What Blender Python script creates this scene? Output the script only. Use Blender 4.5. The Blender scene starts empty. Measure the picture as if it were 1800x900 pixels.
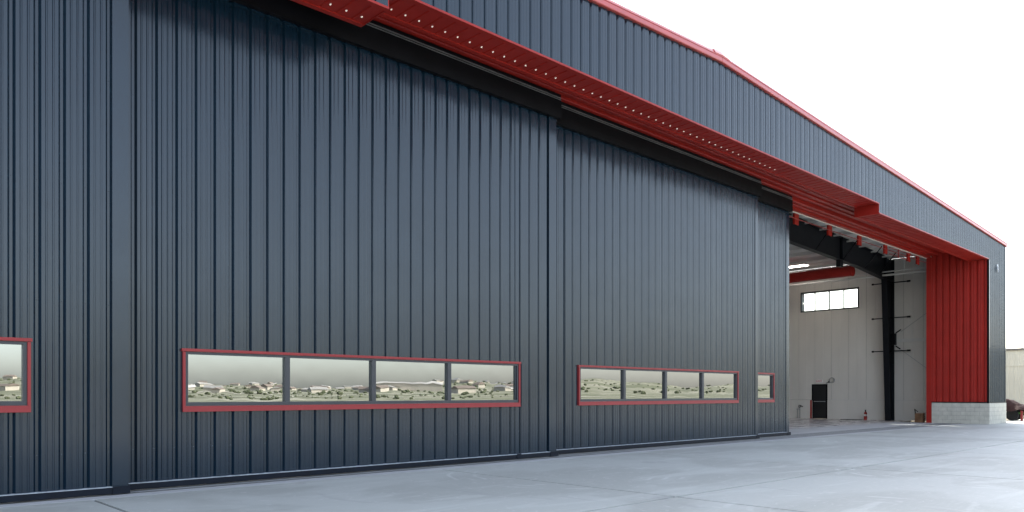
import bpy, math, random
from mathutils import Vector, noise
random.seed(7)
R = math.radians
SC = bpy.context.scene
COL = SC.collection

# ------------------------------------------------------------------ camera, light, exposure
YAW = 0.8126
cam = bpy.data.cameras.new('camera'); camo = bpy.data.objects.new('camera', cam); COL.objects.link(camo)
camo.location = (0, 0, 1.46); camo.rotation_euler = (math.pi/2, 0, YAW - math.pi/2)
cam.sensor_width = 36; cam.lens = 36*1333/1800; cam.shift_y = 242.7/1800
cam.clip_start = .05; cam.clip_end = 9000
SC.camera = camo

SUN_EL, SUN_ROT = R(37), R(40)
w = bpy.data.worlds.new('World'); SC.world = w; w.use_nodes = True
nt = w.node_tree; sky = nt.nodes.new('ShaderNodeTexSky'); sky.sky_type = 'NISHITA'; sky.sun_disc = False
sky.sun_elevation = SUN_EL; sky.sun_rotation = SUN_ROT; sky.dust_density = 2.6; sky.air_density = 1.0; sky.ozone_density = 1.0
hs = nt.nodes.new('ShaderNodeHueSaturation'); hs.inputs['Saturation'].default_value = .62   # thin haze: a paler blue
nt.links.new(sky.outputs[0], hs.inputs['Color']); nt.links.new(hs.outputs[0], nt.nodes['Background'].inputs[0]); nt.nodes['Background'].inputs[1].default_value = .15
sun = bpy.data.lights.new('sun', 'SUN'); suno = bpy.data.objects.new('sun', sun); COL.objects.link(suno)
sun.energy = 3.0; sun.angle = R(.5); sun.color = (1, .95, .87)
to_sun = Vector((math.sin(SUN_ROT)*math.cos(SUN_EL), math.cos(SUN_ROT)*math.cos(SUN_EL), math.sin(SUN_EL)))
suno.rotation_euler = to_sun.to_track_quat('Z', 'Y').to_euler()
vs = SC.view_settings; vs.view_transform = 'Standard'; vs.look = 'None'; vs.gamma = 1; vs.use_curve_mapping = False
vs.exposure = 2.1
SC.cycles.max_bounces = 8; SC.cycles.diffuse_bounces = 4; SC.cycles.glossy_bounces = 4; SC.cycles.transparent_max_bounces = 8

# ------------------------------------------------------------------ materials
def mat(name, col, rough=.5, spec=.5, metal=0., noise_amt=.0, noise_scale=3., stretch=(1, 1, 1), bump=0., bump_scale=20., bstretch=(1, 1, 1), col2=None, rvar=0., bdet=3):
    m = bpy.data.materials.new(name); m.use_nodes = True
    n = m.node_tree.nodes; l = m.node_tree.links; b = n['Principled BSDF']
    b.inputs['Base Color'].default_value = (*col, 1); b.inputs['Roughness'].default_value = rough
    b.inputs['Specular IOR Level'].default_value = spec; b.inputs['Metallic'].default_value = metal
    geo = n.new('ShaderNodeNewGeometry')
    def nz(st, sc, det=5):
        mp = n.new('ShaderNodeMapping'); mp.inputs['Scale'].default_value = st; l.new(geo.outputs['Position'], mp.inputs[0])
        t = n.new('ShaderNodeTexNoise'); t.inputs['Scale'].default_value = sc; t.inputs['Detail'].default_value = det; l.new(mp.outputs[0], t.inputs[0]); return t
    if noise_amt or col2:
        t = nz(stretch, noise_scale); rp = n.new('ShaderNodeValToRGB'); l.new(t.outputs['Fac'], rp.inputs[0])
        c2 = col2 or tuple(c*(1-noise_amt) for c in col); c1 = col if col2 else tuple(min(1, c*(1+noise_amt)) for c in col)
        rp.color_ramp.elements[0].position = .32; rp.color_ramp.elements[1].position = .68
        rp.color_ramp.elements[0].color = (*c2, 1); rp.color_ramp.elements[1].color = (*c1, 1); l.new(rp.outputs[0], b.inputs['Base Color'])
    if rvar:
        t = nz(stretch, noise_scale*2.3); mr = n.new('ShaderNodeMapRange'); l.new(t.outputs['Fac'], mr.inputs[0])
        mr.inputs[1].default_value = .3; mr.inputs[2].default_value = .7; mr.inputs[3].default_value = rough-rvar; mr.inputs[4].default_value = rough+rvar; l.new(mr.outputs[0], b.inputs['Roughness'])
    if bump:
        t = nz(bstretch, bump_scale, bdet); bp = n.new('ShaderNodeBump'); bp.inputs['Strength'].default_value = 1; bp.inputs['Distance'].default_value = bump
        l.new(t.outputs['Fac'], bp.inputs['Height']); l.new(bp.outputs[0], b.inputs['Normal'])
    return m

BLUE = mat('slate_blue_paint', (.0040, .0150, .0285), .20, .62, noise_amt=.06, noise_scale=.8, bump=.0016, bump_scale=.7, bstretch=(1.2, 1.2, .6), rvar=.03, bdet=0)
RED = mat('red_paint', (.30, .0175, .012), .42, .28, noise_amt=.08, noise_scale=1.6, bump=.0008, bump_scale=1.5, bdet=0, rvar=.05)
TRIMRED = mat('window_trim_red', (.28, .027, .028), .45, .35, noise_amt=.06, noise_scale=5)
BLACK = mat('black_paint', (.004, .004, .0055), .5, .10, noise_amt=.2, noise_scale=2, rvar=.06)
NAVY = mat('bottom_rail_navy', (.003, .006, .013), .5, .2, noise_amt=.25, noise_scale=4)
FRAME = mat('dark_anodised', (.040, .040, .045), .42, .5, noise_amt=.1, noise_scale=6)
STEEL = mat('galvanised_steel', (.45, .47, .5), .35, .5, metal=.6, noise_amt=.15, noise_scale=9)
GREY = mat('grey_guide_rail', (.12, .12, .12), .4, .5, noise_amt=.2, noise_scale=4)
WHITE = mat('white_liner', (.64, .60, .55), .5, .4, noise_amt=.05, noise_scale=.9, stretch=(1, 1, .4), bump=.004, bump_scale=1.5)
RAKE = mat('rake_trim_red', (.42, .042, .034), .27, 1.0, noise_amt=.06, noise_scale=3)
LEDGE = mat('pale_galvanised_ledge', (.42, .45, .48), .5, .5, noise_amt=.2, noise_scale=9)
JOINT = mat('dark_joint', (.10, .10, .10), .9, .2)
CEIL = mat('white_vinyl_insulation', (.66, .65, .62), .55, .3, noise_amt=.06, noise_scale=2, bump=.02, bump_scale=1.2)
STEELBLK = mat('primed_frame_black', (.006, .007, .010), .5, .22, noise_amt=.2, noise_scale=3)
BLOCK = mat('split_grey_block', (.50, .48, .42), .9, .2, noise_amt=.10, noise_scale=4, bump=.006, bump_scale=45)
MORTAR = mat('mortar', (.26, .25, .235), .95, .1, noise_amt=.1, noise_scale=20)
CREAM = mat('cream_steel', (.62, .57, .45), .6, .3, noise_amt=.05, noise_scale=.7)
PINTRIM = mat('cream_edge_trim', (.7, .68, .6), .5, .4)
TARP = mat('brown_tarpaulin', (.035, .016, .014), .8, .15, noise_amt=.3, noise_scale=3, bump=.05, bump_scale=5)
GREEN = mat('green_paint', (.05, .16, .03), .5, .4)
RUBBER = mat('black_rubber', (.012, .012, .013), .7, .3)
WOOD = mat('brown_wood', (.14, .075, .04), .8, .2, noise_amt=.3, noise_scale=6)
FLOOR = mat('sealed_floor', (.47, .44, .43), .28, .5, noise_amt=.06, noise_scale=.6, rvar=.06)
TRACKC = mat('track_concrete', (.31, .315, .315), .75, .3, noise_amt=.14, noise_scale=1.2, bump=.002, bump_scale=30)
PALEC = mat('pale_track_concrete', (.45, .45, .45), .6, .3, noise_amt=.08, noise_scale=1.0)
HOUSE = mat('pale_render', (.36, .33, .28), .8, .2, noise_amt=.1, noise_scale=.1)
HROOF = mat('pale_roofing', (.36, .34, .31), .8, .2, noise_amt=.3, noise_scale=.02)
DROOF = mat('brown_roofing', (.16, .13, .11), .8, .2, noise_amt=.3, noise_scale=.02)
LEAF = mat('bush_leaves', (.085, .095, .055), .9, .1, noise_amt=.4, noise_scale=.3)
SIGNW = mat('sign_white', (.75, .7, .68), .5, .4); SIGNR = mat('sign_red', (.5, .03, .03), .5, .4)
SCREW = mat('screw_heads', (.03, .035, .045), .4, .5, metal=.3)

def emis(name, col, s):
    m = bpy.data.materials.new(name); m.use_nodes = True; b = m.node_tree.nodes['Principled BSDF']
    b.inputs['Base Color'].default_value = (.8, .8, .8, 1); b.inputs['Emission Color'].default_value = (*col, 1); b.inputs['Emission Strength'].default_value = s
    return m
LAMP = emis('lit_panel', (1, .93, .84), 4.5); SOFGLOW = emis('soffit_leak_glow', (1, .80, .62), .11)  # the soffit one is painted glow for light leaking through, no lamp there

def glass_mat():
    m = bpy.data.materials.new('reflective_glass'); m.use_nodes = True; n = m.node_tree.nodes; l = m.node_tree.links
    n.remove(n['Principled BSDF']); o = n['Material Output']
    g = n.new('ShaderNodeBsdfGlossy'); g.inputs['Roughness'].default_value = .0; g.inputs['Color'].default_value = (.88, .915, .93, 1)
    t = n.new('ShaderNodeBsdfTransparent'); t.inputs['Color'].default_value = (.22, .28, .25, 1)
    mx = n.new('ShaderNodeMixShader'); fr = n.new('ShaderNodeFresnel'); fr.inputs[0].default_value = 1.5
    mr = n.new('ShaderNodeMapRange'); l.new(fr.outputs[0], mr.inputs[0]); mr.inputs[3].default_value = .42; mr.inputs[4].default_value = 1
    geo = n.new('ShaderNodeNewGeometry'); tx = n.new('ShaderNodeTexNoise'); tx.inputs['Scale'].default_value = 1.1; l.new(geo.outputs['Position'], tx.inputs[0])
    bp = n.new('ShaderNodeBump'); bp.inputs['Distance'].default_value = .0012; l.new(tx.outputs['Fac'], bp.inputs['Height']); l.new(bp.outputs[0], g.inputs['Normal'])
    l.new(mr.outputs[0], mx.inputs[0]); l.new(t.outputs[0], mx.inputs[1]); l.new(g.outputs[0], mx.inputs[2]); l.new(mx.outputs[0], o.inputs[0])
    return m
GLASS = glass_mat()
def clear_mat():
    m = bpy.data.materials.new('clear_glass'); m.use_nodes = True; n = m.node_tree.nodes; l = m.node_tree.links
    n.remove(n['Principled BSDF']); o = n['Material Output']
    g = n.new('ShaderNodeBsdfGlossy'); g.inputs['Roughness'].default_value = .0
    t = n.new('ShaderNodeBsdfTransparent'); t.inputs['Color'].default_value = (.88, .92, .9, 1); mx = n.new('ShaderNodeMixShader'); mx.inputs[0].default_value = .08
    l.new(t.outputs[0], mx.inputs[1]); l.new(g.outputs[0], mx.inputs[2]); l.new(mx.outputs[0], o.inputs[0]); return m
CLEAR = clear_mat()

def concrete_mat():
    m = bpy.data.materials.new('apron_concrete'); m.use_nodes = True; n = m.node_tree.nodes; l = m.node_tree.links; b = n['Principled BSDF']
    b.inputs['Roughness'].default_value = .62; b.inputs['Specular IOR Level'].default_value = .35
    geo = n.new('ShaderNodeNewGeometry')
    def tex(sc, st=(1, 1, 1), det=6, dist=0., rough=.5, rot=0):
        mp = n.new('ShaderNodeMapping'); mp.inputs['Scale'].default_value = st; mp.inputs['Rotation'].default_value = (0, 0, rot); l.new(geo.outputs['Position'], mp.inputs[0])
        t = n.new('ShaderNodeTexNoise'); t.inputs['Scale'].default_value = sc; t.inputs['Detail'].default_value = det; t.inputs['Distortion'].default_value = dist; t.inputs['Roughness'].default_value = rough; l.new(mp.outputs[0], t.inputs[0]); return t.outputs['Fac']
    def ramp(v, a, b_):
        r = n.new('ShaderNodeMapRange'); r.interpolation_type = 'SMOOTHSTEP'; r.inputs[1].default_value = a; r.inputs[2].default_value = b_; l.new(v, r.inputs[0]); return r.outputs[0]
    def mix(f, c1, c2, k=1.):
        x = n.new('ShaderNodeMix'); x.data_type = 'RGBA'
        if k != 1.:
            mm = n.new('ShaderNodeMath'); mm.operation = 'MULTIPLY'; mm.inputs[1].default_value = k; l.new(f, mm.inputs[0]); f = mm.outputs[0]
        l.new(f, x.inputs[0])
        for i, c in ((6, c1), (7, c2)):
            if isinstance(c, tuple): x.inputs[i].default_value = (*c, 1)
            else: l.new(c, x.inputs[i])
        return x.outputs[2]
    base = mix(ramp(tex(.28, (1, 1.5, 1), 5, .6), .42, .55), (.36, .368, .338), (.42, .432, .40))
    base = mix(ramp(tex(1.1, (.35, 1.7, 1), 6, 1.2), .54, .66), base, (.48, .495, .46), .55)       # brushed pale streaks
    base = mix(ramp(tex(2.4, (1, 1, 1), 5, 3.5), .60, .68), base, (.57, .56, .535), .35)            # swirl marks
    base = mix(ramp(tex(.8, (1.4, .5, 1), 5, 2.0, rot=.5), .60, .70), base, (.31, .31, .30), .45)   # damp looking stains
    base = mix(ramp(tex(14, (.25, 2.2, 1), 4, .4), .45, .75), base, (.54, .53, .51), .22)          # broom marks
    base = mix(ramp(tex(.55, det=2, dist=.3), .70, .74), base, (.22, .22, .21), .30)               # oil spots
    base = mix(ramp(tex(60, (1, 1, 1), 3), .55, .8), base, (.26, .26, .255), .25)
    def arcs(cx, cy, r0, r1, dens, k):   # pale curved scrub marks left by tyres and sweeping
        nonlocal base
        d = n.new('ShaderNodeVectorMath'); d.operation = 'DISTANCE'; l.new(geo.outputs['Position'], d.inputs[0]); d.inputs[1].default_value = (cx, cy, 0)
        def M(op, a, b_=None):
            q = n.new('ShaderNodeMath'); q.operation = op
            for i, v in enumerate((a, b_)):
                if v is None: continue
                if isinstance(v, (int, float)): q.inputs[i].default_value = v
                else: l.new(v, q.inputs[i])
            return q.outputs[0]
        dist = M('ADD', d.outputs['Value'], M('MULTIPLY', tex(1.1), .25))
        line = ramp(M('SINE', M('MULTIPLY', dist, dens)), .35, .95)
        band = M('MULTIPLY', ramp(dist, r0, r0+.15), ramp(M('MULTIPLY', dist, -1), -r1, -r1+.3))
        f = M('MULTIPLY', M('MULTIPLY', line, band), ramp(tex(.9, det=3, dist=.8), .47, .62))
        base = mix(f, base, (.60, .61, .58), k)
    for a in ((16.5, 4.2, 2.3, 3.4, 22, .5), (10.2, 9.4, 1.6, 2.5, 26, .5), (24.5, 8.0, 2.0, 3.2, 18, .45), (9.5, 3.6, 1.3, 2.2, 24, .45), (33, 6.0, 3, 4.4, 12, .4), (19.5, 10.2, 2.6, 3.1, 30, .35)): arcs(*a)
    l.new(base, b.inputs['Base Color'])
    bp = n.new('ShaderNodeBump'); bp.inputs['Distance'].default_value = .002; l.new(tex(40, (.4, 1.6, 1), 4), bp.inputs['Height']); l.new(bp.outputs[0], b.inputs['Normal'])
    return m
CONC = concrete_mat()

def ground_mat():
    m = bpy.data.materials.new('dry_ground'); m.use_nodes = True; n = m.node_tree.nodes; l = m.node_tree.links; b = n['Principled BSDF']
    b.inputs['Roughness'].default_value = .95; b.inputs['Specular IOR Level'].default_value = .1
    geo = n.new('ShaderNodeNewGeometry')
    t = n.new('ShaderNodeTexNoise'); t.inputs['Scale'].default_value = .035; t.inputs['Detail'].default_value = 9; t.inputs['Roughness'].default_value = .62; t.inputs['Distortion'].default_value = 1.2
    l.new(geo.outputs['Position'], t.inputs[0]); rp = n.new('ShaderNodeValToRGB'); l.new(t.outputs['Fac'], rp.inputs[0]); cr = rp.color_ramp
    cr.elements[0].position = .36; cr.elements[0].color = (.09, .10, .06, 1); cr.elements[1].position = .66; cr.elements[1].color = (.40, .37, .30, 1)
    for p, c in ((.44, (.15, .155, .10)), (.48, (.28, .26, .20)), (.53, (.17, .17, .12)), (.57, (.33, .31, .25)), (.60, (.20, .20, .14))):
        e = cr.elements.new(p); e.color = (*c, 1)
    t2 = n.new('ShaderNodeTexNoise'); t2.inputs['Scale'].default_value = .0085; t2.inputs['Detail'].default_value = 8; t2.inputs['Roughness'].default_value = .6; l.new(geo.outputs['Position'], t2.inputs[0])
    mr = n.new('ShaderNodeMapRange'); mr.inputs[1].default_value = .42; mr.inputs[2].default_value = .60; l.new(t2.outputs['Fac'], mr.inputs[0])
    mx = n.new('ShaderNodeMix'); mx.data_type = 'RGBA'; mx.inputs[7].default_value = (.13, .135, .085, 1); l.new(mr.outputs[0], mx.inputs[0]); l.new(rp.outputs[0], mx.inputs[6])   # dark green scrub patches
    l.new(mx.outputs[2], b.inputs['Base Color']); return m
DRY = ground_mat()

# ------------------------------------------------------------------ helpers
class MB:
    def __init__(s): s.v = []; s.f = []
    def add(s, vs, fs):
        k = len(s.v); s.v += [tuple(v) for v in vs]; s.f += [tuple(i+k for i in f) for f in fs]; return s
    def box(s, a, b):
        x0, y0, z0 = [min(p) for p in zip(a, b)]; x1, y1, z1 = [max(p) for p in zip(a, b)]
        return s.add([(x0,y0,z0),(x1,y0,z0),(x1,y1,z0),(x0,y1,z0),(x0,y0,z1),(x1,y0,z1),(x1,y1,z1),(x0,y1,z1)],
                     [(0,3,2,1),(4,5,6,7),(0,1,5,4),(1,2,6,5),(2,3,7,6),(3,0,4,7)])
    def hexa(s, p):  # eight points: bottom four, top four
        return s.add(p, [(0,3,2,1),(4,5,6,7),(0,1,5,4),(1,2,6,5),(2,3,7,6),(3,0,4,7)])
    def tube(s, a, b, r, n=10, r2=None):
        a = Vector(a); b = Vector(b); d = (b-a).normalized(); u = d.cross(Vector((0,0,1)) if abs(d.z) < .9 else Vector((1,0,0))).normalized(); v = d.cross(u)
        r2 = r if r2 is None else r2; vs = []
        for c, rr in ((a, r), (b, r2)):
            for i in range(n): t = 2*math.pi*i/n; vs.append(c+u*rr*math.cos(t)+v*rr*math.sin(t))
        return s.add(vs, [(i, (i+1) % n, n+(i+1) % n, n+i) for i in range(n)]+[tuple(range(n))[::-1], tuple(range(n, 2*n))])
    def ring(s, c, ax1, ax2, r, t, n=20):
        c = Vector(c); a1 = Vector(ax1); a2 = Vector(ax2); pts = [c+a1*r*math.cos(2*math.pi*i/n)+a2*r*math.sin(2*math.pi*i/n) for i in range(n)]
        for i in range(n): s.tube(pts[i], pts[(i+1) % n], t, 5)
        return s
    def prism(s, prof, ends):  # prof: list of (y, z); ends: list of (x, dz) stations
        n = len(prof); vs = [(x, y, z+dz) for x, dz in ends for y, z in prof]; fs = []
        for k in range(len(ends)-1):
            for i in range(n): j = (i+1) % n; fs.append((k*n+i, (k+1)*n+i, (k+1)*n+j, k*n+j))
        fs += [tuple(range(n)), tuple(range((len(ends)-1)*n, len(ends)*n))[::-1]]
        return s.add(vs, fs)
    def build(s, name, m, parent=None, **kw):
        me = bpy.data.meshes.new(name); off = Vector(parent.get('_w', (0,0,0))) if parent else Vector((0,0,0))
        me.from_pydata([tuple(Vector(v)-off) for v in s.v], [], s.f); me.materials.append(m); me.update()
        o = bpy.data.objects.new(name, me); COL.objects.link(o); o.parent = parent
        if parent: o['_w'] = tuple(off)
        for k, v in kw.items(): o[k] = v
        return o
def box(a, b, name, m, parent=None, **kw): return MB().box(a, b).build(name, m, parent, **kw)
def thing(name, label, cat, loc=(0,0,0), group=None):
    o = bpy.data.objects.new(name, None); COL.objects.link(o); o.location = loc; o['_w'] = tuple(loc); o['label'] = label; o['category'] = cat
    if group: o['group'] = group
    return o
def tag(o, label, cat, group=None):
    o['label'] = label; o['category'] = cat
    if group: o['group'] = group
    return o
def inst(o, parent, loc):  # a piece that shares its mesh
    c = o.copy(); COL.objects.link(c); c.parent = parent; c.location = loc; return c

def knots(a, b, phase, pitch, gw=.047, gb=.018, gd=.043, minor=True, mh=.009):
    """rolled steel profile: recessed groove at phase+k*pitch and two low stiffening ribs between"""
    pts = []
    k = math.floor((a-phase)/pitch)-1
    while phase+k*pitch < b+pitch:
        c = phase+k*pitch
        q_ = random.Random(k*7+int(phase*100)).uniform(-.0012, .0012) if minor else 0   # slight oil canning of each flat
        pts += [(c-gw, -q_), (c-gb, -gd), (c+gb, -gd), (c+gw, q_)]
        if minor:
            for q in (.36, .64):
                e = c+q*pitch; pts += [(e-.015, 0), (e-.007, mh), (e+.007, mh), (e+.015, 0)]
        k += 1
    pts.sort()
    def w(u):
        for (u0, w0), (u1, w1) in zip(pts, pts[1:]):
            if u0 <= u <= u1: return w0+(w1-w0)*(u-u0)/max(1e-9, u1-u0)
        return 0
    return [p for p in pts if a < p[0] < b], w
def sheet(T, a, b, lo, hi, phase, pitch, opens=(), **kw):
    """one ribbed sheet from u=a..b, between lo(u) and hi(u), with rectangular openings cut out; T maps (u, outward, z)"""
    pts, w = knots(a, b, phase, pitch, **kw); us = {a: w(a), b: w(b)}
    for u, ww in pts: us[u] = ww
    for (ua, ub, za, zb) in opens:
        for e in (ua, ub):
            if a < e < b: us[e] = w(e)
    U = sorted(us); mb = MB()
    for u0, u1 in zip(U, U[1:]):
        m = (u0+u1)/2; spans = [(lo(u0), lo(u1), hi(u0), hi(u1))]
        for (ua, ub, za, zb) in sorted(opens, key=lambda q: q[2]):
            if ua < m < ub:
                l0, l1, h0, h1 = spans.pop()
                if za > l0: spans.append((l0, l1, za, za))
                spans.append((zb, zb, h0, h1))
        for l0, l1, h0, h1 in spans:
            mb.add([T(u0, us[u0], l0), T(u1, us[u1], l1), T(u1, us[u1], h1), T(u0, us[u0], h0)], [(0, 1, 2, 3)])
    return mb

# ------------------------------------------------------------------ key dimensions (metres; x along the front, y into the building)
XL, XR, RIDGE, YF = -9.3, 44.7, 17.7, 10.74
JL, JR = -6.4, 41.79
NL, NR = 7.3, 28.38
ZLOW, ZHIGH = 7.97, 8.31
YB = 52
def roofz(x): return 10.22-.046*abs(x-RIDGE)
def soff(x): return ZHIGH if NL < x < NR else ZLOW

# ------------------------------------------------------------------ ground
g = MB(); n = 40
R0 = 4000
g.add([(-R0,-R0,-.06),(R0,-R0,-.06),(R0,R0,-.06),(-R0,R0,-.06)], [(0,1,2,3)])
g.build('ground', DRY, kind='structure')
apron = box((-21.5,-24.4,-.05), (51.8,11.6,-.02), 'apron', JOINT, kind='structure')
SL = 6.1
def slab_mesh(w_, d_):
    e = .024; c = .004; m = MB()
    m.add([(e,e,-.02),(w_-e,e,-.02),(w_-e,d_-e,-.02),(e,d_-e,-.02),(e,e,-c*.6),(w_-e,e,-c*.6),(w_-e,d_-e,-c*.6),(e,d_-e,-c*.6),
           (e+c,e+c,0),(w_-e-c,e+c,0),(w_-e-c,d_-e-c,0),(e+c,d_-e-c,0)],
          [(0,1,5,4),(1,2,6,5),(2,3,7,6),(3,0,4,7),(4,5,9,8),(5,6,10,9),(6,7,11,10),(7,4,8,11),(8,9,10,11)]); return m
s0 = slab_mesh(SL, SL).build('slab', CONC, apron); s1 = slab_mesh(SL, 5.37).build('slab', CONC, apron)
first0 = first1 = True
for i in range(12):
    for j in range(6):
        x = -21.4+i*SL; y = 6.23-j*SL
        if j == 0:
            if first1: s1.location = (x, y, 0); first1 = False
            else: inst(s1, apron, (x, y, 0))
        else:
            if first0: s0.location = (x, y, 0); first0 = False
            else: inst(s0, apron, (x, y, 0))
box((-21.5,11.61,-.05), (JR+3.1,11.9,.0), 'drip_strip', PALEC, kind='structure')
box((JL,11.91,-.05), (JR,12.95,-.003), 'track_slab', TRACKC, kind='structure')
box((JL,12.96,-.05), (JR,15.1,.0), 'threshold_slab', PALEC, kind='structure')
box((XL+.3,15.11,-.05), (44.4,YB-.3,.0), 'floor', FLOOR, kind='structure')
for k, y in enumerate((11.98, 12.26, 12.54, 12.82)):
    box((JL,y-.028,-.002), (JR,y+.028,.006), 'floor_rail', GREY, kind='structure')
box((44.75,9.5,-.05), (120,60,-.03), 'gravel_yard', mat('pale_gravel', (.17,.15,.11), .95, .1, noise_amt=.15, noise_scale=2), kind='structure')

# ------------------------------------------------------------------ the hangar
H = thing('hangar', 'large slate blue metal hangar with red soffit, rake trim and open doorway', 'hangar', (RIDGE, YF, 0))
def front(u, o, z): return (u, YF-o, z)
SW = .9144; PH = .017+.3048*2
x = XL
edges = [XL]
u = PH-.15
while u < XL: u += SW
u = (math.floor((XL-(PH-.15))/SW)+1)*SW+(PH-.15)
while u < XR-.05: edges.append(u); u += SW
edges.append(XR)
def lo_at(u):
    if u < JL or u > JR: return 1.04
    return soff(u)
for a, b in zip(edges, edges[1:]):
    cuts = [a]+[c for c in (JL, NL, NR, JR) if a < c < b]+[b]
    mb = MB()
    for p, q in zip(cuts, cuts[1:]):
        zl = lo_at((p+q)/2)
        kp = [p]+([RIDGE] if p < RIDGE < q else [])+[q]
        for p2, q2 in zip(kp, kp[1:]):
            m2 = sheet(front, p2, q2, lambda u: zl, roofz, PH, .3048); mb.add(m2.v, m2.f)
    mb.build('wall_panel', BLUE, H)
# drip trims along the lower edge of the fascia, and jamb and corner trims
for a, b, z in ((JL,NL,ZLOW),(NL+.02,NR,ZHIGH),(NR+.004,JR,ZLOW)):
    box((a,YF-.016,z-.012), (b,YF+.10,z+.028), 'fascia_edge_trim', RED, H)
box((JR-.015,YF-.022,1.02), (JR+.045,YF+.06,ZLOW-.02), 'jamb_corner_trim', BLACK, H)
box((JR+.048,YF-.02,1.05), (JR+.13,YF-.002,ZLOW-.02), 'jamb_trim', BLUE, H)
box((XR-.13,YF-.022,1.05), (XR+.02,YF+.1,roofz(XR)-.03), 'corner_trim', BLUE, H)
# soffit: ribbed sheets, emissive spots standing in for light leaking at rib ends
def soffit_run(xa, xb, z, glow_spots=True):
    ph = PH; YS0, YS1 = YF+.101, 11.50
    u = (math.floor((xa-(ph-.15))/SW))*SW+(ph-.15)
    while u < xb:
        a, b = max(u, xa), min(u+SW, xb)
        if b-a > .02:
            pts, wf = knots(a, b, ph, .3048, gw=.030, gb=.012, gd=-.018, minor=False)
            uu = [a]+[p[0] for p in pts]+[b]; mb = MB()
            for p, q in zip(uu, uu[1:]):
                mb.add([(p,YS0,z+.012+wf(p)),(q,YS0,z+.012+wf(q)),(q,YS1,z+.012+wf(q)),(p,YS1,z+.012+wf(p))], [(0,1,2,3)])
            o = mb.build('soffit_panel', RED, H)
            if glow_spots:
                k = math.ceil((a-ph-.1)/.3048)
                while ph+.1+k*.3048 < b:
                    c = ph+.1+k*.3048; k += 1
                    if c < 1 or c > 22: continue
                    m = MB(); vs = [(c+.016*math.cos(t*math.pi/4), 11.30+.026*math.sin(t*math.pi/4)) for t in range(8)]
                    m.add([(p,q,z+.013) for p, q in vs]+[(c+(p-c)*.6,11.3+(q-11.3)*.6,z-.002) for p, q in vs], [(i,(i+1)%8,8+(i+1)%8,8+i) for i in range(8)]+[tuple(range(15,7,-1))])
                    m.build('soffit_glow_spot', SOFGLOW, o)
        u += SW
    box((xa,11.501,z-.008), (xb,11.60,z+.03), 'soffit_edge_trim', RED, H)
    box((xa,11.604,z+.0), (xb,11.62,8.66), 'soffit_back_panel', RED, H)
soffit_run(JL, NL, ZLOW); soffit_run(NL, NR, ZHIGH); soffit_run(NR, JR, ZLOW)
box((NR-.006,YF+.001,ZLOW-.006), (NR+.010,11.603,ZHIGH+.02), 'notch_panel', RED, H)
box((NL-.010,YF+.001,ZLOW-.006), (NL+.006,11.603,ZHIGH+.02), 'notch_panel', RED, H)
# door track ceiling with its row of red channels
box((JL,11.621,8.665), (JR,13.5,8.70), 'track_ceiling', RED, H)
for y in (11.84, 12.12, 12.40, 12.68, 12.96, 13.20):
    m = MB(); zt = 8.664; zb = 8.515
    if y > 12.9: zb = 8.43
    pr = [(y-.085,zt),(y-.075,zb+.015),(y-.060,zb),(y+.050,zb),(y+.066,zb+.015),(y+.075,zt)]
    m.prism(pr, [(JL,0),(JR,0)]); m.build('track_channel', RED, H)
box((JL,13.30,8.36), (JR,13.50,8.664), 'inner_header', RED, H)
box((JL,13.47,8.335), (JR,13.525,8.359), 'inner_edge_trim', PINTRIM, H)
# hanging red brackets behind the inner header
for a in (12.9, 15.85, 18.8, 21.7, 24.65, 27.6, 30.52, 33.48, 36.4, 39.3, 40.55):
    m = MB().box((a,13.53,7.92), (a+.34,13.545,8.34)).box((a,13.545,7.92), (a+.012,13.60,8.34)).box((a+.328,13.545,7.92), (a+.34,13.60,8.34))
    m.build('hanger_bracket', RED, H)
MB().tube((12,13.51,8.13), (JR,13.51,8.13), .016, 8).build('brace_rod', TRIMRED, H)
MB().tube((36.9,13.51,7.97), (39.3,13.51,7.97), .014, 8).build('brace_rod', TRIMRED, H)
MB().tube((36.9,13.51,8.27), (41.0,13.51,8.27), .014, 8).build('brace_rod', TRIMRED, H)
box((38.0,13.50,7.92), (38.07,13.52,8.33), 'hanger_bracket', RED, H)
# return wall
def ret(u, o, z): return (JR-o, u, z)
for a, b, zt in ((YF+.062, 11.60, ZLOW+.012), (11.60, 12.52, 8.668), (12.52, 13.26, 8.668)):
    sheet(ret, a, b, lambda u: 1.07, lambda u: zt, YF+.20, .3048).build('return_panel', RED, H)
box((JR-.02,13.262,0), (JR+.05,13.50,8.36), 'return_post', RED, H)
box((JR-.03,YF+.062,1.045), (JR+.02,13.26,1.075), 'return_base_trim', BLACK, H)
box((JR+.16,YF+.16,.0), (44.38,13.50,8.97), 'end_wall_liner', WHITE, H)
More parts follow.
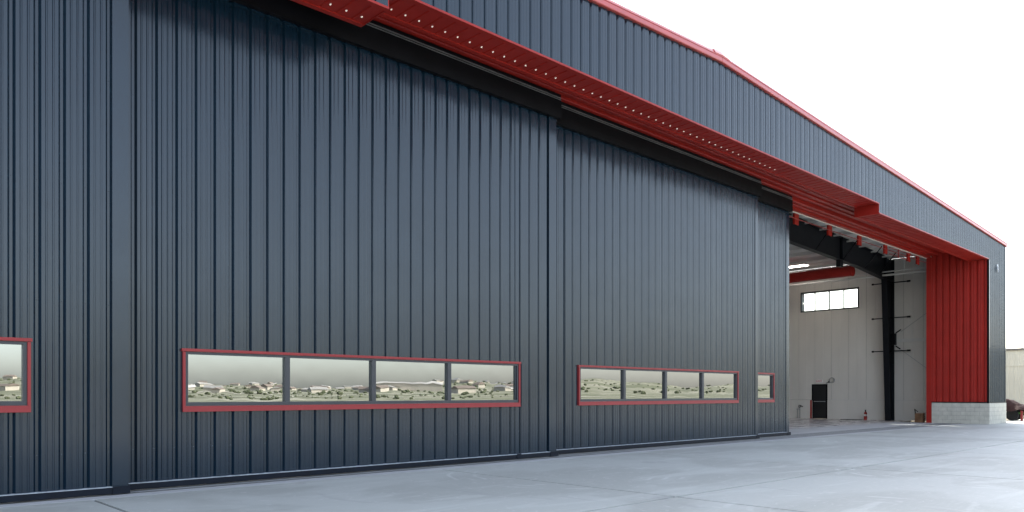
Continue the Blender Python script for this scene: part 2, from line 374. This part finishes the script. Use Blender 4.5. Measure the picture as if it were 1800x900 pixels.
# block plinth
pl = box((JR+.012,YF-.028,0), (XR-.012,YF+.14,1.030), 'block_plinth', MORTAR, H)
pr_ = box((JR+.012,YF+.145,0), (JR+.15,13.258,1.030), 'block_plinth', MORTAR, H)
def bevbox(dx, dy, dz, e=.006):
    m = MB(); m.hexa([(0,0,0),(dx,0,0),(dx,dy,0),(0,dy,0),(0,0,dz),(dx,0,dz),(dx,dy,dz),(0,dy,dz)]); return m
def blocks(along, par, u0, u1, fixed, outward):
    ch = .2032; bl = .4064; j = .009
    cache = {}
    for c in range(5):
        u = u0-(bl/2 if c % 2 else 0)
        while u < u1-.02:
            a, b = max(u, u0), min(u+bl, u1); u += bl
            L = round(b-a-j, 3)
            if L < .03: continue
            pr = random.uniform(0, .003)
            if L not in cache:
                me = bpy.data.meshes.new('block'); t = .02
                d = (L, t, ch-j) if along == 'x' else (t, L, ch-j)
                mm = bevbox(*d); me.from_pydata(mm.v, [], mm.f); me.materials.append(BLOCK); cache[L] = me
            o = bpy.data.objects.new('block', cache[L]); COL.objects.link(o); o.parent = par
            off = Vector(par['_w'])
            o.location = Vector((a+j/2, fixed-.012-pr, c*ch+.002) if along == 'x' else (fixed-.012-pr, a+j/2, c*ch+.002))-off
blocks('x', pl, JR+.0, XR, YF-.028, 1)
blocks('y', pr_, YF-.025, 13.258, JR+.012, 1)
box((JR+.30,YF-.045,1.032), (XR+.01,YF-.003,1.046), 'plinth_flashing', BLUE, H)
# rake trim and roof
prof = [(YF+.12,-.02),(YF-.02,-.035),(YF-.07,-.035),(YF-.085,-.02),(YF-.085,.075),(YF-.10,.085),(YF-.10,.10),(YF-.075,.115),(YF-.055,.16),(YF-.03,.205),(YF+.03,.235),(YF+.45,.25),(YF+.45,.20)]
def run(xa, xb, name, mt, pf=prof):
    st = [(xa, roofz(xa)), (xb, roofz(xb))]
    return MB().prism(pf, st).build(name, mt, H)
for a in range(9):
    xa = RIDGE+.006+a*3.02; xb = min(XR+.10, xa+3.014); run(xa, xb, 'rake_trim', RAKE)
    xa2 = RIDGE-.006-a*3.02; xb2 = max(XL-.10, xa2-3.014); run(xb2, xa2, 'rake_trim', RAKE)
MB().prism([(YF-.09,.10),(YF-.10,.12),(YF-.04,.225),(YF+.45,.27),(YF+.45,.25)], [(RIDGE-.35,roofz(RIDGE-.35)),(RIDGE,roofz(RIDGE)+.012),(RIDGE+.35,roofz(RIDGE+.35))]).build('ridge_cap', RAKE, H)
MB().hexa([(RIDGE-.16,YF+.0,10.44),(RIDGE+.16,YF+.0,10.44),(RIDGE+.16,YF+.3,10.46),(RIDGE-.16,YF+.3,10.46),(RIDGE-.03,YF+.05,10.68),(RIDGE+.03,YF+.05,10.68),(RIDGE+.03,YF+.28,10.68),(RIDGE-.03,YF+.28,10.68)]).build('ridge_closure', mat('pale_foam', (.75,.78,.74), .8, .2), H)
for sgn in (1, -1):
    xe = XR+.05 if sgn > 0 else XL-.05
    MB().prism([(YF+.2,.20),(YB,.20),(YB,.06),(YF+.2,.06)], [(min(RIDGE,xe),roofz(min(RIDGE,xe))),(max(RIDGE,xe),roofz(max(RIDGE,xe)))]).build('roof', mat('galvalume_roof', (.45,.46,.46), .4, .5, metal=.4), H)
    MB().prism([(11.7,.04),(YB-.2,.04),(YB-.2,.0),(11.7,.0)], [(min(RIDGE,xe-sgn*.3),roofz(min(RIDGE,xe-sgn*.3))),(max(RIDGE,xe-sgn*.3),roofz(max(RIDGE,xe-sgn*.3)))]).build('ceiling', CEIL, H)
# side and back walls (the window opening is cut through both skins)
WY0, WY1, WZ0, WZ1 = 17.93, 21.37, 6.42, 7.60
def side_out(u, o, z): return (XR+.0+o, u, z)
u = YF+.12
while u < YB:
    b = min(u+SW*2, YB); sheet(side_out, u, b, lambda v: 1.04, lambda v: roofz(XR)-.02, .1, .3048, [(WY0,WY1,WZ0,WZ1)], minor=False).build('side_panel', BLUE, H); u = b
box((XR-.16,YF+.145,0), (XR-.02,YB,1.03), 'side_plinth', BLOCK, H)
box((XL,YF+.1,0), (XL+.25,YB,roofz(XL)), 'left_wall', WHITE, H)
MB().hexa([(XL,YB-.3,0),(XR,YB-.3,0),(XR,YB,0),(XL,YB,0),(XL,YB-.3,8.9),(XR,YB-.3,8.9),(XR,YB,8.9),(XL,YB,8.9)]).build('back_wall', WHITE, H)
XI = 44.4
EY0, EY1, EZ = 19.76, 20.66, 2.03      # exit door opening
u = 13.5; i = 0
while u < YB-.4:
    b = min(u+1.0, YB-.3)
    sh = sheet(lambda v, o, z: (XI-o, v, z), u+.004, b-.004, lambda v: 1.12, lambda v: roofz(XI)-.02, u+.5, 1.0, [(WY0-.02,WY1+.02,WZ0-.02,WZ1+.02),(EY0,EY1,0,EZ+.02)], gw=.02, gb=.01, gd=.012, minor=False)
    sh.build('liner_panel', WHITE, H)
    lo = MB()
    segs = [(u+.004, b-.004)]
    if u < EY1 and b > EY0: segs = [s for s in ((u+.004, min(b-.004, EY0)), (max(u+.004, EY1), b-.004)) if s[1]-s[0] > .02]
    for p, q in segs: lo.box((XI-.02,p,0), (XI+.02,q,1.11))
    lo.build('kick_panel', WHITE, H)
    u += 1.0
WHT = mat('white_steel', (.6,.58,.55), .5, .4)
box((XI-.10,13.5,4.33), (XI-.014,16.0,4.50), 'girt', WHT, H)
box((XI-.03,13.5,1.112), (XI-.003,19.7,1.135), 'base_angle', WHT, H)
# window in the side wall
wn = MB()
t = .06
for a, b_ in (((XI-.03,WY0,WZ0),(XI+.33,WY1,WZ0+t)),((XI-.03,WY0,WZ1-t),(XI+.33,WY1,WZ1)),((XI-.028,WY0,WZ0+t),(XI+.33,WY0+t,WZ1-t)),((XI-.028,WY1-t,WZ0+t),(XI+.33,WY1,WZ1-t))): wn.box(a, b_)
win = wn.build('window', FRAME, H)
pw = (WY1-WY0)/4
for k in range(1, 4): box((XI+.0,WY0+k*pw-.03,WZ0+t+.002), (XI+.08,WY0+k*pw+.03,WZ1-t-.002), 'mullion', FRAME, win)
for k in range(4): box((XI+.04,WY0+k*pw+.032,WZ0+t+.002), (XI+.046,WY0+(k+1)*pw-.032,WZ1-t-.002), 'pane', CLEAR, win)
# exit door
ed = box((XI+.0,EY0+.05,.01), (XI+.05,EY1-.05,EZ-.05), 'exit_door', mat('exit_door_black', (.012,.012,.013), .5, .4), H)
MB().box((XI-.03,EY0-.02,0),(XI+.08,EY0+.045,EZ+.02)).box((XI-.03,EY1-.045,0),(XI+.08,EY1-.02,EZ*.53)).box((XI-.03,EY1-.045,EZ*.53),(XI+.08,EY1+.02,EZ+.02)).box((XI-.028,EY0+.046,EZ-.045),(XI+.08,EY1-.046,EZ+.018)).build('door_frame', BLACK, H)
box((XI-.034,EY1+.022,.0),(XI-.015,EY1+.12,1.1), 'door_side_strip', RED, H)
MB().tube((XI-.05,EY0+.12,1.02),(XI-.05,EY1-.12,1.02),.018,8).box((XI-.05,EY0+.11,1.0),(XI,EY0+.15,1.04)).box((XI-.05,EY1-.15,1.0),(XI,EY1-.11,1.04)).build('push_bar', STEEL, ed)
# rigid frames
def frame(y):
    fl = .15
    def Ish(name, pts_web, edges_):
        m = MB()
        n_ = len(pts_web); m.add([(x_,y-.008,z_) for x_, z_ in pts_web]+[(x_,y+.008,z_) for x_, z_ in pts_web], [tuple(range(n_)), tuple(range(2*n_-1,n_-1,-1))])
        for (x0,z0),(x1,z1) in edges_:
            d = Vector((x1-x0,0,z1-z0)).normalized(); nn = Vector((-d.z,0,d.x))*.012
            P = [Vector((x0,y-fl,z0)),Vector((x1,y-fl,z1)),Vector((x1,y+fl,z1)),Vector((x0,y+fl,z0))]
            m.hexa([p-nn for p in P]+[p+nn for p in P])
        return m.build(name, STEELBLK, H)
    xo = 44.3
    zk = 7.72
    top = lambda x_: roofz(x_)-.10
    Ish('frame_column', [(xo,0),(xo,top(xo)),(43.25,top(43.25)),(43.25,zk),(43.78,0)], [((xo,0),(xo,top(xo))),((43.78,0),(43.25,zk)),((43.78,.01),(xo,.01)),((43.25,zk),(xo,zk))])
    Ish('frame_rafter', [(43.22,top(43.22)),(43.22,zk+.02),(39.5,8.02),(33,8.25),(RIDGE,9.05),(RIDGE,top(RIDGE))],
        [((43.22,top(43.22)),(RIDGE,top(RIDGE))),((43.22,zk+.02),(39.5,8.02)),((39.5,8.02),(33,8.25)),((33,8.25),(RIDGE,9.05)),((43.22,zk),(43.22,top(43.22))),((37.6,8.07),(37.6,top(37.6)))])
    Ish('frame_rafter', [(RIDGE,top(RIDGE)),(RIDGE,9.05),(2.4,8.25),(-4.1,8.02),(-8.9,7.74),(-8.9,top(-8.9))],
        [((-8.9,top(-8.9)),(RIDGE,top(RIDGE))),((-8.9,7.74),(2.4,8.25)),((2.4,8.25),(RIDGE,9.05))])
    Ish('frame_column', [(-9.0,0),(-9.0,8.9),(-8.0,8.9),(-8.0,7.8),(-8.3,0)], [((-8.3,0),(-8.0,7.8))])
frame(16.1); frame(25.2); frame(34.3); frame(43.4)
for xx in (34.6, 37.6, 40.3, 42.2):
    zb = 8.25-.035*(xx-33)
    MB().tube((xx,15.94,zb), (xx+.25,15.2,roofz(xx)-.12), .028, 6).build('flange_brace', BLACK, H)
box((37.4,16.0,7.75), (37.75,16.2,8.09), 'splice_plate', STEELBLK, H)
for xx in [26.2+1.52*k for k in range(12)]:
    z = roofz(xx); MB().box((xx,11.8,z-.19),(xx+.012,YB-.4,z)).box((xx,11.8,z-.19),(xx+.07,YB-.4,z-.178)).build('purlin', WHT, H)
# black arms on the column, its conduit and junction box, and the bracing rods
for z in (7.62, 5.68, 3.84):
    MB().tube((44.1,15.12,z),(44.1,17.05,z),.028,8).tube((44.1,15.05,z),(44.1,15.22,z),.05,8).tube((44.1,16.98,z),(44.1,17.08,z),.05,8).build('column_arm', BLACK, H)
MB().tube((43.85,15.85,3.2),(43.85,15.85,7.6),.035,8).tube((43.85,15.85,3.1),(43.85,15.85,3.25),.06,8).build('conduit', BLACK, H)
MB().box((43.7,15.72,4.15),(43.98,15.95,4.78)).tube((43.85,15.72,4.8),(43.85,15.45,4.98),.035,6).tube((43.85,15.72,4.1),(43.85,15.48,3.92),.035,6).build('junction_box', BLACK, H)
CAB = mat('grey_cable', (.3,.3,.3), .5, .4)
MB().tube((44.3,15.6,4.9),(44.3,13.5,6.4),.012,5).build('bracing_cable', CAB, H)
MB().tube((44.3,15.6,3.9),(44.3,13.5,2.2),.012,5).build('bracing_cable', CAB, H)
# small fixture on the front wall
fx = thing('wall_fixture', 'small pale round fixture high on the blue wall right of the doorway', 'fixture', (43.15,YF-.03,7.6))
MB().ring((43.15,YF-.06,7.62),(1,0,0),(0,0,1),.13,.016,14).build('ring', STEEL, fx); MB().tube((43.15,YF+.02,7.62),(43.15,YF-.07,7.62),.045,10).box((43.08,YF-.05,7.74),(43.22,YF,7.86)).build('mount', STEEL, fx)

# ------------------------------------------------------------------ sliding door leaves
def leaf(D, x0, x1, wx0, wx1, phase, pitch, label, edge=(None,), splice=None, mull=None, wz0=1.18):
    T = thing('hangar_door', label, 'sliding door', (x1, D, 0), 'sliding leaves of the hangar door')
    ex0, ex1 = edge
    def tr(u, o, z): return (u, D-o, z)
    wz1 = wz0+1.0
    op = [(wx0+.02,wx1-.02,wz0+.03,wz1-.02)]
    n_ = 3*pitch; u = phase+pitch*.5-n_*60
    while u < x1:
        a, b = max(u, x0), min(u+n_, ex0)
        if b-a > .03: sheet(tr, a, b, lambda v: .10, lambda v: 8.05, phase, pitch, op).build('door_panel', BLUE, T)
        u += n_
    # screw rows
    sm = MB(); k = math.ceil((x0-phase)/pitch)
    while phase+k*pitch < ex0-.05:
        c = phase+k*pitch; k += 1
        for z in (.62, 2.75, 4.4, 6.0, 7.4):
            sm.tube((c,D+.046,z),(c,D+.040,z),.007,6)
    sm.build('screws', SCREW, T, kind='stuff')
    # leaf core (the steel frame behind the skin), left open at the window
    c = MB()
    for A, B in (((x0,D+.045,.08),(x1-.01,D+.115,wz0)),((x0,D+.045,wz1),(x1-.01,D+.115,8.05)),((x0,D+.045,wz0),(wx0,D+.115,wz1)),((wx1,D+.045,wz0),(x1-.01,D+.115,wz1))): c.box(A, B)
    c.build('leaf_core', STEELBLK, T)
    box((ex0-.02,D-.022,.105), (ex1,D+.10,8.05), 'edge_trim', BLUE, T)
    box((ex0-.03,D-.085,.012), (ex1+.004,D+.06,.118), 'end_bracket', NAVY, T)
    box((x0,D-.075,.022), (ex0-.031,D+.06,.112), 'bottom_rail', NAVY, T)
    box((x0,D-.078,.1125), (ex0-.031,D+.04,.120), 'rail_ledge', LEDGE, T)
    if splice:
        box((splice,D-.012,.1205), (splice+.10,D+.02,8.0), 'splice_trim', BLUE, T); box((splice-.01,D-.088,.018), (splice+.12,D-.0785,.13), 'splice_bracket', NAVY, T)
    # header with its guide rails
    hx = ex1+.07
    box((x0,D-.12,7.955), (hx,D+.10,8.35), 'header', BLACK, T)
    box((x0,D-.135,8.352), (hx-.02,D-.03,8.366), 'guide_rail', GREY, T)
    box((x0,D-.10,8.368), (hx,D+.10,8.40), 'header_web', BLACK, T)
    box((x0,D-.125,8.402), (hx-.02,D-.03,8.418), 'guide_rail', GREY, T)
    box((x0,D-.10,8.42), (hx,D+.11,8.50), 'header_cap', BLACK, T)
    box((x0,D-.126,7.93), (hx-.03,D-.02,7.954), 'header_lip', BLACK, T)
    # window
    W = box((wx0+.04,D-.005,wz0+.09), (wx0+.041,D+.0,wz0+.091), 'window', FRAME, T)
    W.data.clear_geometry()
    m = MB(); fx0, fx1, fz0, fz1 = wx0+.042, wx1-.042, wz0+.092, wz1-.052
    ft = .045; m.box((fx0,D-.035,fz0),(fx1,D+.05,fz0+.058)); m.box((fx0,D-.035,fz1-.035),(fx1,D+.05,fz1)); m.box((fx0,D-.034,fz0+.058),(fx0+ft,D+.05,fz1-.035)); m.box((fx1-ft,D-.034,fz0+.058),(fx1,D+.05,fz1-.035))
    off = Vector(T['_w']); W.data.from_pydata([tuple(Vector(v)-off) for v in m.v], [], m.f); W.data.update()
    gx0, gx1 = fx0+ft, fx1-ft
    ms = mull or [gx0+(gx1-gx0)*k/4 for k in (1, 2, 3)]
    for q in ms: box((q-.045,D-.033,fz0+.059), (q+.045,D+.05,fz1-.036), 'mullion', FRAME, W)
    ed_ = [gx0]+[v for q in ms for v in (q-.046, q+.046)]+[gx1]
    for k in range(4):
        a, b = ed_[2*k], ed_[2*k+1]
        tx = (k*37 % 5-2)*.0006; mb = MB()
        mb.hexa([(a,D+.022-tx,fz0+.059),(b,D+.022+tx,fz0+.059),(b,D+.03+tx,fz0+.059),(a,D+.03-tx,fz0+.059),(a,D+.022-tx,fz1-.036),(b,D+.022+tx,fz1-.036),(b,D+.03+tx,fz1-.036),(a,D+.03-tx,fz1-.036)])
        mb.build('pane', GLASS, W)
    box((wx0-.015,D-.062,wz1-.045), (wx1+.015,D+.0,wz1), 'head_trim', TRIMRED, T)
    MB().hexa([(wx0,D-.062,wz0),(wx1,D-.062,wz0),(wx1,D+.0,wz0),(wx0,D+.0,wz0),(wx0,D-.058,wz0+.09),(wx1,D-.058,wz0+.09),(wx1,D+.0,wz0+.09),(wx0,D+.0,wz0+.09)]).build('sill_trim', TRIMRED, T)
    for a in (wx0, wx1-.04): box((a,D-.056,wz0+.091), (a+.04,D+.0,wz1-.051), 'side_trim', TRIMRED, T)
    return T
leaf(11.98, -6.3, 3.56, -5.0, 2.33, 3.316, .300, 'nearest hangar door leaf, cut by the left edge, with only a window end showing', edge=(3.37,3.57), wz0=1.215)
leaf(12.26, 3.3, 13.04, 4.44, 11.82, 3.735, .301, 'second hangar door leaf from the left, the widest in view with a long four pane window', edge=(12.80,13.03), splice=11.70, mull=[6.22,7.98,9.81])
leaf(12.54, 12.9, 22.98, 14.11, 21.70, 13.32, .3112, 'third hangar door leaf, in the middle, with a smaller looking four pane window', edge=(22.82,22.97), mull=[15.95,17.82,19.70])
leaf(12.82, 15.7, 25.70, 17.10, 24.56, 23.42, .3112, 'farthest hangar door leaf, a narrow strip showing beside the open doorway', edge=(25.50,25.69))

# ------------------------------------------------------------------ things inside
du = thing('air_duct', 'large round red duct hanging under the ceiling inside the doorway', 'duct', (41,17,8.04))
MB().tube((41,16.9,8.04),(41,50,8.04),.285,24).build('duct_body', RED, du)
MB().tube((41,16.86,8.04),(41,16.9,8.04),.30,24).tube((41,22,8.04),(41,22.05,8.04),.30,24).build('duct_collar', RED, du)
MB().tube((41,18.5,8.3),(41,18.5,9.1),.012,5).tube((41,22.03,8.3),(41,22.03,9.1),.012,5).build('hanger_rod', WHT, du)
p1 = thing('sprinkler_pipe', 'thicker white pipe, the lower of two under the ceiling crossing the column', 'pipe', (43,18,7.92), 'white pipes inside the hangar')
MB().tube((43,13.55,7.91),(43,50,7.91),.055,10).build('pipe_run', WHT, p1)
p2 = thing('sprinkler_pipe', 'thinner white pipe, the upper of two under the ceiling, with a vertical riser', 'pipe', (43,18,8.09), 'white pipes inside the hangar')
MB().tube((43,13.55,8.09),(43,50,8.09),.032,8).build('pipe_run', WHT, p2); MB().tube((43,15.0,7.97),(43,15.0,8.95),.03,8).build('riser', WHT, p2)
for (lx, ly, lab) in ((41.9,20.4,'lit ceiling panel light beside the door leaf edge'),(34,20,'ceiling light hidden behind the leaves, nearest the doorway'),(26,20,'ceiling light in the middle of the hangar'),(18,20,'ceiling light under the ridge'),(34,30,'ceiling light behind the second frame'),(41.5,30,'ceiling light along the right wall, farther in'),(22,32,'ceiling light deep in the hangar'),(8,22,'ceiling light in the left half of the hangar')):
    L = thing('ceiling_light', lab, 'ceiling light', (lx,ly,roofz(lx)-.3), 'ceiling lights inside the hangar')
    z = roofz(lx)-.32
    box((lx-.25,ly-.62,z+.03), (lx+.25,ly+.62,z+.09), 'housing', WHT, L); box((lx-.22,ly-.58,z+.01), (lx+.22,ly+.58,z+.029), 'diffuser', LAMP, L)
    MB().tube((lx,ly-.5,z+.09),(lx,ly-.5,z+.32),.008,4).tube((lx,ly+.5,z+.09),(lx,ly+.5,z+.32),.008,4).build('hanger', WHT, L)
fe = thing('fire_extinguisher', 'small red fire extinguisher standing on the floor beside the black column', 'fire extinguisher', (43.9,17.35,0))
MB().tube((43.9,17.35,.0),(43.9,17.35,.40),.085,14).tube((43.9,17.35,.40),(43.9,17.35,.47),.085,14,.03).build('cylinder', RED, fe)
MB().tube((43.9,17.35,.47),(43.9,17.35,.54),.03,8).box((43.82,17.33,.54),(43.98,17.37,.57)).tube((43.84,17.30,.5),(43.80,17.27,.2),.014,6).build('valve', BLACK, fe)
MB().tube((43.9,17.35,.22),(43.9,17.35,.32),.087,14).build('label_band', SIGNW, fe)
tag(box((43.5,17.5,.001), (44.1,18.6,.018), 'floor_mat', RUBBER), 'black rubber mat on the floor beside the fire extinguisher', 'mat')
sg = thing('exit_sign', 'small exit sign above the black door inside', 'exit sign', (XI-.03,20.2,2.22))
box((XI-.06,20.03,2.14), (XI-.015,20.39,2.32), 'housing', SIGNW, sg)
cu = bpy.data.curves.new('lettering', 'FONT'); cu.body = 'EXIT'; cu.size = .17; cu.extrude = .002; cu.align_x = 'CENTER'; cu.align_y = 'CENTER'
to = bpy.data.objects.new('tmp', cu); COL.objects.link(to); dg = bpy.context.evaluated_depsgraph_get(); me = bpy.data.meshes.new_from_object(to.evaluated_get(dg)); bpy.data.objects.remove(to)
lt = bpy.data.objects.new('lettering', me); COL.objects.link(lt); lt.parent = sg; lt.rotation_euler = (R(90),0,R(-90)); lt.location = (-.033,.01,.01); me.materials.clear(); me.materials.append(SIGNR)
hr = thing('hose_reel', 'round coiled hose hanging on the white wall beside the exit door', 'hose reel', (XI-.05,19.45,2.27))
m = MB()
for k in range(3): m.ring((XI-.05-k*.02,19.45,2.27),(0,1,0),(0,0,1),.16-.008*k,.012,18)
m.build('hose', CAB, hr); MB().box((XI-.06,19.6,2.14),(XI-.005,19.68,2.22)).tube((XI-.05,19.64,2.17),(XI-.05,19.8,2.10),.02,6).build('bracket', FRAME, hr)
vp = thing('valve_pipes', 'thin dark pipes and valve standing against the wall left of the exit door', 'pipes', (XI-.08,21.45,0))
MB().tube((XI-.08,21.40,0),(XI-.08,21.40,.78),.022,6).tube((XI-.08,21.55,0),(XI-.08,21.55,.55),.018,6).tube((XI-.08,21.40,.55),(XI-.08,21.62,.55),.018,6).build('pipes', CAB, vp)
MB().ring((XI-.13,21.40,.72),(0,1,0),(0,0,1),.07,.015,10).tube((XI-.08,21.40,.78),(XI-.08,21.22,.70),.03,6).build('valve_wheel', FRAME, vp)
cr = thing('wooden_crate', 'small brown crate with a black handle beside the red post', 'crate', (42.0,13.95,0))
m = MB()
for k in range(4): m.box((41.8,13.68,.03+k*.12),(42.15,13.70,.13+k*.12)); m.box((41.78,13.70,.03+k*.12),(41.80,14.05,.13+k*.12))
m.box((41.81,13.71,.0),(42.14,14.04,.44)); m.build('crate_body', WOOD, cr)
MB().tube((41.8,14.02,.44),(41.8,14.06,.70),.025,6).tube((41.8,14.06,.68),(41.8,13.9,.55),.02,6).build('handle', BLACK, cr)

# ------------------------------------------------------------------ outside, right of the hangar
nb = thing('storage_building', 'low cream metal building beyond the right corner of the hangar', 'building', (62,20,0))
u = 4.0
while u < 40:
    sheet(lambda v, o, z: (62-o, v, z), u, u+SW, lambda v: 0, lambda v: 4.52, u, .3048, minor=True, gd=.015, mh=.006).build('wall_panel', CREAM, nb); u += SW
box((62.03,4,0), (75,40.5,4.5), 'wall', CREAM, nb)
box((61.9,3.9,4.521), (75.1,40.6,4.66), 'parapet_cap', mat('grey_brown_cap', (.18,.16,.14), .7, .3), nb)
box((61.96,4.0,3.42), (61.999,40,3.45), 'seam_trim', CREAM, nb)
pp = thing('roof_mast', 'thin mast rising above the cream building at the right edge', 'mast', (63,14.12,4.66)); MB().tube((63,14.12,4.66),(63,14.12,5.35),.03,6).build('mast_pole', FRAME, pp); box((62.9,14.02,4.661), (63.1,14.22,4.70), 'mast_foot', FRAME, pp)
lw = thing('low_wall', 'low cream block wall at the foot of the cream building', 'wall', (54,13,0)); 
box((54,9.5,0), (54.2,22,.62), 'wall_body', CREAM, lw); box((53.97,9.47,.621), (54.23,22.03,.68), 'coping', PINTRIM, lw)
# tarpaulin draped over parked equipment
tp = thing('covered_equipment', 'dark brown tarpaulin draped over equipment beside the hangar corner', 'covered equipment', (49,12.2,0))
import bmesh
bm = bmesh.new(); bmesh.ops.create_grid(bm, x_segments=26, y_segments=18, size=.5)
def heap(a, b):
    # a along the load (0..1), b across (-1..1): high at the far left end, falling to the right
    ridge = 1.62*(1-a)**.8+.72*a
    return ridge
for v in bm.verts:
    a = v.co.x+.5; b = v.co.y*2
    z = 1.50-.62*a-.10*math.sin(a*9)*.5
    z -= (abs(b)**2.2)*(.42+.25*math.sin(a*7+b*2))
    z += .09*noise.noise(Vector((a*5, b*4, 1.3)))+.03*noise.noise(Vector((a*14, b*12, 4)))
    if a < .08: z -= (.08-a)*5
    v.co = Vector((0, 0, 0))+Vector((b*.75+.10*noise.noise(Vector((a*3,b*3,7))), -a*2.1+.06*noise.noise(Vector((a*6,b*5,2))), z))
me = bpy.data.meshes.new('tarpaulin'); bm.to_mesh(me); bm.free(); me.materials.append(TARP)
to_ = bpy.data.objects.new('tarpaulin', me); COL.objects.link(to_); to_.parent = tp; to_.location = (0, .55, -.06)
for p in me.polygons: p.use_smooth = True
MB().box((48.75,12.35,0),(48.87,12.47,1.0)).box((48.75,10.9,0),(48.85,11.0,.55)).build('support_post', TRIMRED, tp)
MB().box((48.9,12.05,.12),(48.98,12.2,.75)).box((49.3,10.7,.35),(49.4,12.4,.45)).build('equipment_frame', GREEN, tp)
for wx in (48.7, 49.5): MB().tube((wx,11.4,.30),(wx+.2,11.4,.30),.30,18).build('wheel', RUBBER, tp)

# ------------------------------------------------------------------ the country behind the camera, mirrored in the door windows
def elev(az):  # skyline elevation as a fraction of distance, az in degrees below +x
    return .0125+.004*math.sin(az*.16+1.0)+.0022*math.sin(az*.47+2)+.0012*math.sin(az*1.3)
def terr(r, az):
    x_, y_ = r*math.cos(R(-az)), r*math.sin(R(-az))
    s = min(1, max(0, (r-150)/900)); s = s*s*(3-2*s)
    h = r*elev(az)*s
    h += s*r*.0035*(noise.noise(Vector((x_*.006, y_*.006, 0)))+.5*noise.noise(Vector((x_*.02, y_*.02, 3))))
    if az < 44: h += s*r*.006*max(0, math.sin((az-18)*.30))*(1-min(1, abs(r-650)/500))
    return x_, y_, h-.05
hm = MB(); NR_, NA = 46, 150; rs = [150*(2200/150)**(i/(NR_-1)) for i in range(NR_)]
vs_ = [terr(r, 5+100*j/(NA-1)) for r in rs for j in range(NA)]
hm.add(vs_, [(i*NA+j, i*NA+j+1, (i+1)*NA+j+1, (i+1)*NA+j) for i in range(NR_-1) for j in range(NA-1)])
ho = hm.build('hills', DRY, kind='structure')
for p in ho.data.polygons: p.use_smooth = True
rd = MB()
for (r0, r1, a0, a1, wd) in ((260,420,78,50,4),(330,300,66,36,3),(520,640,75,44,5),(240,520,60,64,4),(300,260,40,22,3)):
    N = 60; prev = None
    for k in range(N+1):
        f = k/N; r = r0+(r1-r0)*f+18*math.sin(f*9); az = a0+(a1-a0)*f
        x1_, y1_, h1 = terr(r-wd, az); x2_, y2_, h2 = terr(r+wd, az); cur = ((x1_,y1_,h1+.35),(x2_,y2_,h2+.35))
        if prev: rd.add([prev[0],prev[1],cur[1],cur[0]], [(0,1,2,3)])
        prev = cur
rd.build('hill_roads', mat('pale_road', (.5,.47,.4), .9, .1), kind='structure')
def house(r, az, w_, d_, h_, rot, label, roofh, grp, hm_=HOUSE, rm_=HROOF):
    x_, y_, z_ = terr(r, az); z_ -= .3; T = thing('distant_building', label, 'building', (x_,y_,z_), grp)
    c, s = math.cos(rot), math.sin(rot)
    def P(a, b, z): return (x_+a*c-b*s, y_+a*s+b*c, z_+z)
    MB().hexa([P(-w_/2,-d_/2,0),P(w_/2,-d_/2,0),P(w_/2,d_/2,0),P(-w_/2,d_/2,0),P(-w_/2,-d_/2,h_),P(w_/2,-d_/2,h_),P(w_/2,d_/2,h_),P(-w_/2,d_/2,h_)]).build('walls', hm_, T)
    e = .6
    MB().add([P(-w_/2-e,-d_/2-e,h_+.02),P(w_/2+e,-d_/2-e,h_+.02),P(w_/2+e,d_/2+e,h_+.02),P(-w_/2-e,d_/2+e,h_+.02),P(-w_/2-e,0,h_+roofh),P(w_/2+e,0,h_+roofh)], [(0,1,5,4),(2,3,4,5),(0,4,3),(1,2,5),(0,3,2,1)]).build('roof', rm_, T)
house(620, 53, 60, 24, 6.0, R(38), 'long cream shed mirrored in the third pane of the big window', 1.5, None)
rr = random.Random(3)
for k in range(110):
    az = rr.uniform(44, 80); r = rr.uniform(520, 1450)
    house(r, az, rr.uniform(8, 16), rr.uniform(6, 10), rr.uniform(2.2, 3.4), rr.uniform(0, 3), 'small pale building scattered over the hillside mirrored in the door windows', rr.uniform(1, 2.5), 'distant hillside buildings', rm_=rr.choice([HROOF, MORTAR, DROOF, DROOF]))
bu = MB()
for k in range(2600):
    az = rr.uniform(8, 95); r = rr.uniform(210, 1100)
    if az > 44 and rr.random() < .45: continue
    if az <= 44 and (r < 480 or rr.random() < .6): continue
    x_, y_, z_ = terr(r, az); s = rr.uniform(.35, 1.0)*(1 if r < 450 else 2.0)
    vs2 = []; 
    for ring, (zz, rad) in enumerate(((0,.7),(.35,1.),(.75,.75))):
        for i in range(7):
            t = i*2*math.pi/7+ring*.4; q = rad*s*rr.uniform(.75, 1.2); vs2.append((x_+q*math.cos(t), y_+q*math.sin(t), z_+zz*s*rr.uniform(.9,1.15)))
    vs2.append((x_, y_, z_+s*rr.uniform(.9, 1.15)))
    bu.add(vs2, [(a*7+i, a*7+(i+1)%7, (a+1)*7+(i+1)%7, (a+1)*7+i) for a in range(2) for i in range(7)]+[(14+i, 14+(i+1)%7, 21) for i in range(7)])
bu.build('scrub', LEAF, kind='stuff')

for o in SC.objects:
    if '_w' in o: del o['_w']
